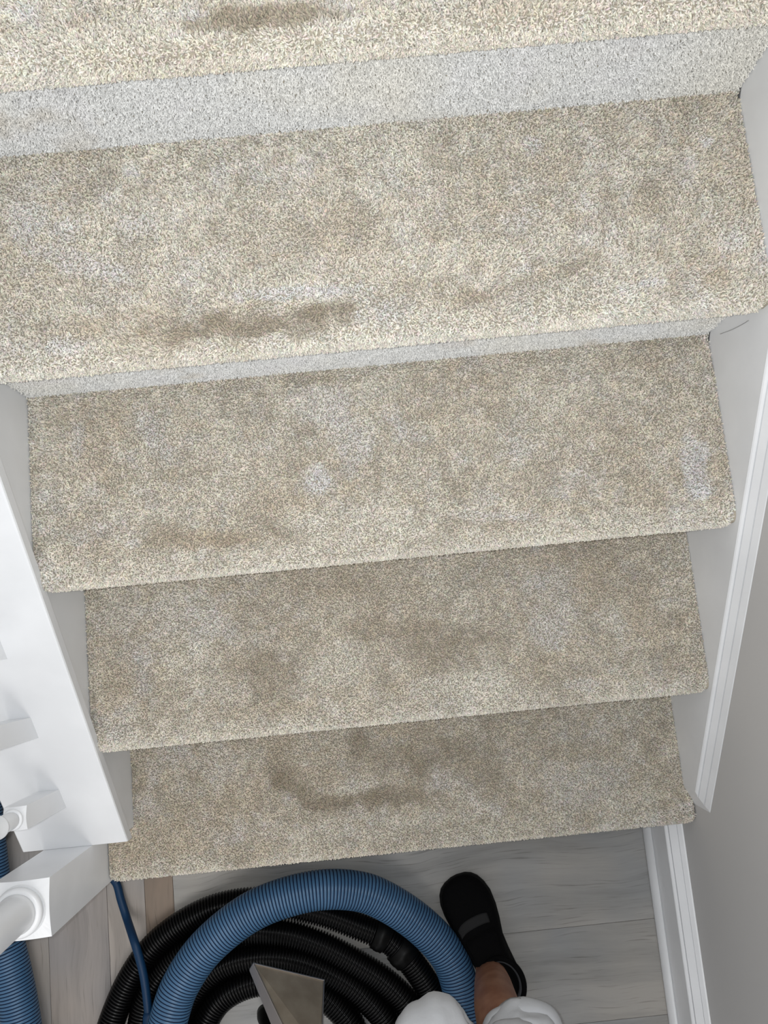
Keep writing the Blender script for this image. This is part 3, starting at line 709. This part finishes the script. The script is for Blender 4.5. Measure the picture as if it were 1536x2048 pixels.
fdir = (toe - heel); fdir[2] = 0; fl_len = np.linalg.norm(fdir); fdir /= fl_len
mid = ank + np.array([0, 0, -.045]); ball = heel + fdir * fl_len * .68; ball[2] = .045
heelp = heel + fdir * .045; heelp[2] = .045
pel = (hipR + hipL) / 2 + np.array([0, -.01, .06])
toeL = ankL + np.array([-.02, -.02, -.055]); 
V = [pel, hipR, knR, shin1, ank, mid, ball, hipL, knL, (knL + ankL) / 2, ankL, ankL + np.array([0, .0, -.05]), ankL + np.array([-.02, .03, -.06]),
     pel + [0, .06, .16], pel + [0, .12, .34], pel + [0, .15, .43], pel + [0, .19, .50], pel + [0, .22, .60], pel + [0, .23, .68],
     pel + [.17, .14, .37], pel + [.24, .20, .13], pel + [.16, .38, .20], pel + [.12, .45, .23],
     pel + [-.17, .14, .37], pel + [-.25, .17, .12], pel + [-.24, .32, -.02], pel + [-.23, .38, -.06]]
Ed = [(0, 1), (1, 2), (2, 3), (3, 4), (4, 5), (5, 6), (0, 7), (7, 8), (8, 9), (9, 10), (10, 11), (11, 12), (0, 13), (13, 14), (14, 15), (15, 16), (16, 17), (17, 18),
      (14, 19), (19, 20), (20, 21), (21, 22), (14, 23), (23, 24), (24, 25), (25, 26)]
Rd = [.11, .085, .052, .045, .036, .028, .016, .085, .052, .048, .036, .034, .034, .115, .12, .055, .055, .08, .055, .055, .04, .028, .035, .055, .04, .028, .035]
def hand(w, d, side):
    """palm, four fingers and a thumb grown from wrist vertex w along direction d."""
    p0 = np.array(V[w], float); d = np.array(d, float); d /= np.linalg.norm(d)
    x = np.cross(d, [0, 0, 1.0]); x /= np.linalg.norm(x); dn = np.cross(d, x); dn = -dn if dn[2] > 0 else dn
    V.append(p0 + d * .045); Rd.append((.030, .016)); pm = len(V) - 1; Ed.append((w, pm))
    V.append(p0 + d * .085); Rd.append((.036, .013)); kn = len(V) - 1; Ed.append((pm, kn))
    for q, ln in zip((-.027, -.009, .009, .027), ((.070, .078, .074, .058) if side > 0 else (.058, .074, .078, .070))):
        last = kn
        for t, bend in ((.15, .0), (.5, .10), (.8, .28), (1.0, .48)):
            V.append(p0 + d * (.095 + ln * t) + x * (q * (1 + .2 * t)) + dn * (ln * bend * t)); Rd.append(.0085 if t < .9 else .0065); Ed.append((last, len(V) - 1)); last = len(V) - 1
    last = pm; sx_ = -side
    for t in (.35, .7, 1.0):
        V.append(p0 + d * (.045 + .045 * t) + x * (sx_ * (.022 + .034 * t)) + dn * (.018 * t)); Rd.append(.0105 if t < .9 else .0075); Ed.append((last, len(V) - 1)); last = len(V) - 1
V = [np.array(q, float) for q in V]
Rd[22] = .025; Rd[26] = .025; Rd[21] = .032; Rd[25] = .032
hand(22, V[22] - V[21], 1); hand(26, V[26] - V[25], -1)
person = skin_body('person', V, Ed, Rd, M_skin, 0)
tag(person, 'person in white trousers and a black slip-on shoes standing on the floor by the hoses', 'person')

def ring_tube(name, path, rads, m, parent, nseg=48, wob=0.003, seed=0, open_end=True, thick=.003, step=.006, squash=1.0):
    P = catmull(path, .004); Ln = plen(P); n = max(8, int(Ln / step)); s = np.linspace(0, Ln, n)
    cum = np.concatenate([[0], np.cumsum(np.linalg.norm(np.diff(P, axis=0), axis=1))])
    C = np.stack([np.interp(s, cum, P[:, k]) for k in range(3)], 1)
    T_ = np.gradient(C, axis=0); T_ /= np.linalg.norm(T_, axis=1)[:, None]
    ref = np.array([0.0, 1.0, 0.05]); A = ref - T_ * (T_ @ ref)[:, None]; A /= np.linalg.norm(A, axis=1)[:, None]; B = np.cross(T_, A)
    rr = np.interp(s / Ln, np.linspace(0, 1, len(rads)), rads)
    a = 2 * np.pi * np.arange(nseg) / nseg
    S_, A_ = np.meshgrid(s, a, indexing='ij')
    ww = wob * (np.sin(A_ * 3 + S_ * 60 + seed) + .8 * np.sin(A_ * 5 - S_ * 95 + 2 * seed) + .25 * np.sin(S_ * 120 + 3 * np.sin(A_ * 2 + seed)) + .5 * np.sin(A_ * 9 + S_ * 40))
    RR = rr[:, None] + ww
    Vv = C[:, None] + RR[..., None] * (A[:, None] * np.cos(a)[None, :, None] + B[:, None] * np.sin(a)[None, :, None])
    Vv = Vv.reshape(-1, 3)
    F = [(i * nseg + j, i * nseg + (j + 1) % nseg, (i + 1) * nseg + (j + 1) % nseg, (i + 1) * nseg + j) for i in range(n - 1) for j in range(nseg)]
    return Vv, F
# trousers: two legs and a seat, one garment
hemR = at(1044, 2086, .355)
v1, f1 = ring_tube('r', [hemR, (hemR + knR) / 2 + [0.0, .0, .0], knR + [0, .0, 0], (knR + hipR) / 2, hipR + [0, 0, .02]], [.066, .070, .074, .080, .098, .105], None, None, seed=1, wob=.0022)
hemL = ankL + np.array([0, 0, .06])
v2, f2 = ring_tube('l', [hemL, (hemL + knL) / 2 + [0, .01, 0], knL + [0, -.012, -.03], knL + [0, -.035, .028], (knL + hipL) / 2, hipL + [0, 0, .02]], [.060, .060, .054, .054, .072, .095, .105], None, None, seed=4, wob=.0024)
v3, f3 = ring_tube('s', [pel + [0, -.005, -.13], pel + [0, 0, -.06], pel + [0, .01, .0], pel + [0, .03, .10]], [.10, .155, .165, .150], None, None, seed=2, wob=.001)
VV = np.concatenate([v1, v2, v3]); FF = f1 + [tuple(i + len(v1) for i in f) for f in f2] + [tuple(i + len(v1) + len(v2) for i in f) for f in f3]
tr = mesh_obj('trousers', VV, FF, M_trouser, None, smooth=True); tr.parent = person
sd = tr.modifiers.new('thickness', 'SOLIDIFY'); sd.thickness = .004; sd.offset = 1
ct = bpy.data.textures.new('crumple', 'CLOUDS'); ct.noise_scale = .035; ct.noise_depth = 2
dm = tr.modifiers.new('crumple', 'DISPLACE'); dm.texture = ct; dm.strength = .012; dm.texture_coords = 'LOCAL'
tr['label'] = 'loose creased white cotton trousers'
# rolled hem of the trouser leg above the shoe
def torus(name, c, axis, R0, r0, m, parent, wob=.003, n=64, k=12, squash=1.0):
    axis = axis / np.linalg.norm(axis); A = np.cross(axis, [0, 1, 0.2]); A /= np.linalg.norm(A); B = np.cross(axis, A); v = []; f = []
    for i in range(n):
        a = 2 * math.pi * i / n; rad = A * math.cos(a) + B * math.sin(a)
        rr = r0 * (1 + .25 * math.sin(3 * a + 1) + .18 * math.sin(7 * a)); RR = R0 + wob * math.sin(2 * a + .5) + wob * .6 * math.sin(5 * a)
        for j in range(k):
            b = 2 * math.pi * j / k; v.append(c + rad * (RR + rr * math.cos(b)) + axis * (rr * 2.2 * math.sin(b)))
    f = [(i * k + j, ((i + 1) % n) * k + j, ((i + 1) % n) * k + (j + 1) % k, i * k + (j + 1) % k) for i in range(n) for j in range(k)]
    o = fix_normals(mesh_obj(name, v, f, m, None, smooth=True)); o.parent = parent; return o
torus('rolled_hem', hemR + np.array([0, 0, .008]), (knR - hemR), .0665, .0075, M_trouser, person)
v4, f4 = ring_tube('t', [pel + [0, .03, .08], pel + [0, .07, .18], pel + [0, .12, .33], pel + [0, .14, .40]], [.165, .170, .175, .09], None, None, seed=3, wob=.002)
stt = mesh_obj('shirt', v4, f4, M_shirt, None, smooth=True); stt.parent = person
hv = []; hf = []
hc = pel + np.array([0, .215, .63])
bmh = bmesh.new(); bmesh.ops.create_uvsphere(bmh, u_segments=24, v_segments=16, radius=.095)
for vv_ in bmh.verts: vv_.co = Vector((vv_.co.x * .9, vv_.co.y - .012, vv_.co.z + .035)) + Vector(hc)
meh = bpy.data.meshes.new('hair'); bmh.to_mesh(meh); bmh.free(); meh.materials.append(M_hair)
ho = bpy.data.objects.new('hair', meh); COL.objects.link(ho); ho.parent = person

# shoe: lofted from stations heel -> toe; s along axis, left/right half widths, height of the vamp
axd = fdir; axr = np.array([axd[1], -axd[0], 0.0])       # right of the foot
Ls = fl_len + .012; org = heel - fdir * .006; org[2] = 0
ST = [(0.0, .004, .004, .050), (.015, .022, .022, .062), (.05, .030, .030, .068), (.12, .034, .034, .070), (.22, .036, .036, .078), (.34, .036, .038, .088), (.46, .037, .041, .082),
      (.58, .041, .050, .070), (.68, .044, .055, .060), (.78, .046, .056, .052), (.86, .045, .051, .046), (.92, .040, .043, .041), (.96, .032, .033, .036), (.985, .020, .021, .031), (1.0, .004, .003, .025)]
def shoe_piece(name, org, axd, axr, st, m, z0, top, widen, parent, k=20, bow=0.0):
    v = []; f = []
    for s, l, r_, h in st:
        c = org + axd * (s * Ls) + axr * (bow * math.sin(math.pi * min(1, s)))
        for j in range(k + 1):
            a = math.pi * j / k
            ca, sa = math.cos(a), math.sin(a)
            wdt = (r_ if ca > 0 else l) + widen
            q = abs(ca) ** .75 * (1 if ca > 0 else -1)
            zz = z0 + (top(h) - z0) * (abs(sa) ** .62)
            v.append(c + axr * (wdt * q) + np.array([0, 0, zz]))
    n = len(st)
    f = [(i * (k + 1) + j, i * (k + 1) + j + 1, (i + 1) * (k + 1) + j + 1, (i + 1) * (k + 1) + j) for i in range(n - 1) for j in range(k)]
    f += [((i + 1) * (k + 1), (i + 1) * (k + 1) + k, i * (k + 1) + k, i * (k + 1)) for i in range(n - 1)]
    o = fix_normals(mesh_obj(name, v, f, m, None, smooth=True)); o.parent = parent
    return o
BOW = -0.006
shoe = shoe_piece('shoe', org, axd, axr, ST, M_shoe, .014, lambda h: h, 0.0, person, bow=BOW); shoe['label'] = 'black knit slip-on shoe'
# sole: flat outline with thickness
def outline(w):
    a = [org + axd * (s * Ls) + axr * (BOW * math.sin(math.pi * s) + r_ + w) for s, l, r_, h in ST]
    b = [org + axd * (s * Ls) + axr * (BOW * math.sin(math.pi * s) - l - w) for s, l, r_, h in ST]
    return a + b[::-1]
ol = outline(.0035); n = len(ol)
sv = [p + np.array([0, 0, .0008]) for p in ol] + [p + np.array([0, 0, .020]) for p in ol]
so = fix_normals(mesh_obj('sole', sv, [tuple(range(n))[::-1], tuple(range(n, 2 * n))] + [(i, (i + 1) % n, n + (i + 1) % n, n + i) for i in range(n)], M_sole, None)); so.parent = shoe; bevel(so, .004, 3)
# elastic band across the vamp
def surf(s, q, lift):
    sa = [x[0] for x in ST]; l = np.interp(s, sa, [x[1] for x in ST]); r_ = np.interp(s, sa, [x[2] for x in ST]); h = np.interp(s, sa, [x[3] for x in ST])
    a = math.pi / 2 - q * math.pi / 2; ca, sn = math.cos(a), math.sin(a)
    wdt = r_ if ca > 0 else l
    return org + axd * (s * Ls) + axr * (BOW * math.sin(math.pi * s) + (wdt + lift) * abs(ca) ** .75 * (1 if ca > 0 else -1)) + np.array([0, 0, .014 + (h + lift - .014) * abs(sn) ** .62])
def patch(name, s0f, s1f, q0, q1, m, lift, parent, nu=18, nv=5):
    v = [surf(s0f(q) + (s1f(q) - s0f(q)) * j / nv, q, lift) for q in np.linspace(q0, q1, nu + 1) for j in range(nv + 1)]
    f = [(i * (nv + 1) + j, (i + 1) * (nv + 1) + j, (i + 1) * (nv + 1) + j + 1, i * (nv + 1) + j + 1) for i in range(nu) for j in range(nv)]
    o = mesh_obj(name, v, f, m, None, smooth=True); o.parent = parent
    sd = o.modifiers.new('thickness', 'SOLIDIFY'); sd.thickness = .0015; sd.offset = 0
    return o
bnd = patch('elastic_band', lambda q: .655 - .16 * q * q, lambda q: .725 - .20 * q * q, -.48, .34, M_band, .0012, shoe); bnd['label'] = 'charcoal elastic band across the vamp'
patch('tongue', lambda q: .33, lambda q: .61 - .10 * q * q, -.40, .42, M_shoe, .0022, shoe)
# padded collar around the ankle and its grey lining
def collar(name, rx, ry, r0, z, m, dz):
    c = org + axd * (.235 * Ls) + axr * BOW * .6; v = []; nn, k = 48, 10
    for i in range(nn):
        a = 2 * math.pi * i / nn; rad = axd * math.cos(a) * ry + axr * math.sin(a) * rx
        zz = z + dz * math.cos(a)
        un = rad / np.linalg.norm(rad)
        for j in range(k):
            b = 2 * math.pi * j / k; v.append(c + rad + un * (r0 * math.cos(b)) + np.array([0, 0, zz + r0 * math.sin(b) * 1.5]))
    f = [(i * k + j, ((i + 1) % nn) * k + j, ((i + 1) % nn) * k + (j + 1) % k, i * k + (j + 1) % k) for i in range(nn) for j in range(k)]
    o = fix_normals(mesh_obj(name, v, f, m, None, smooth=True)); o.parent = shoe; return o
collar('collar', .040, .052, .0055, .078, M_shoe, .008)
collar('lining', .0350, .0455, .0040, .074, M_lining, .008)

# the other shoe, on the foot behind
dl = Vector(ankL - ank); dl.z = 0
mv = Matrix.Translation(dl) @ Matrix.Translation(Vector(ank)) @ Matrix.Rotation(-0.35, 4, 'Z') @ Matrix.Translation(-Vector(ank))
sc = shoe.copy(); COL.objects.link(sc); sc.parent = person; sc.matrix_basis = mv; sc['label'] = 'black knit slip-on shoe'
for ch in list(shoe.children):
    c2 = ch.copy(); COL.objects.link(c2); c2.parent = sc
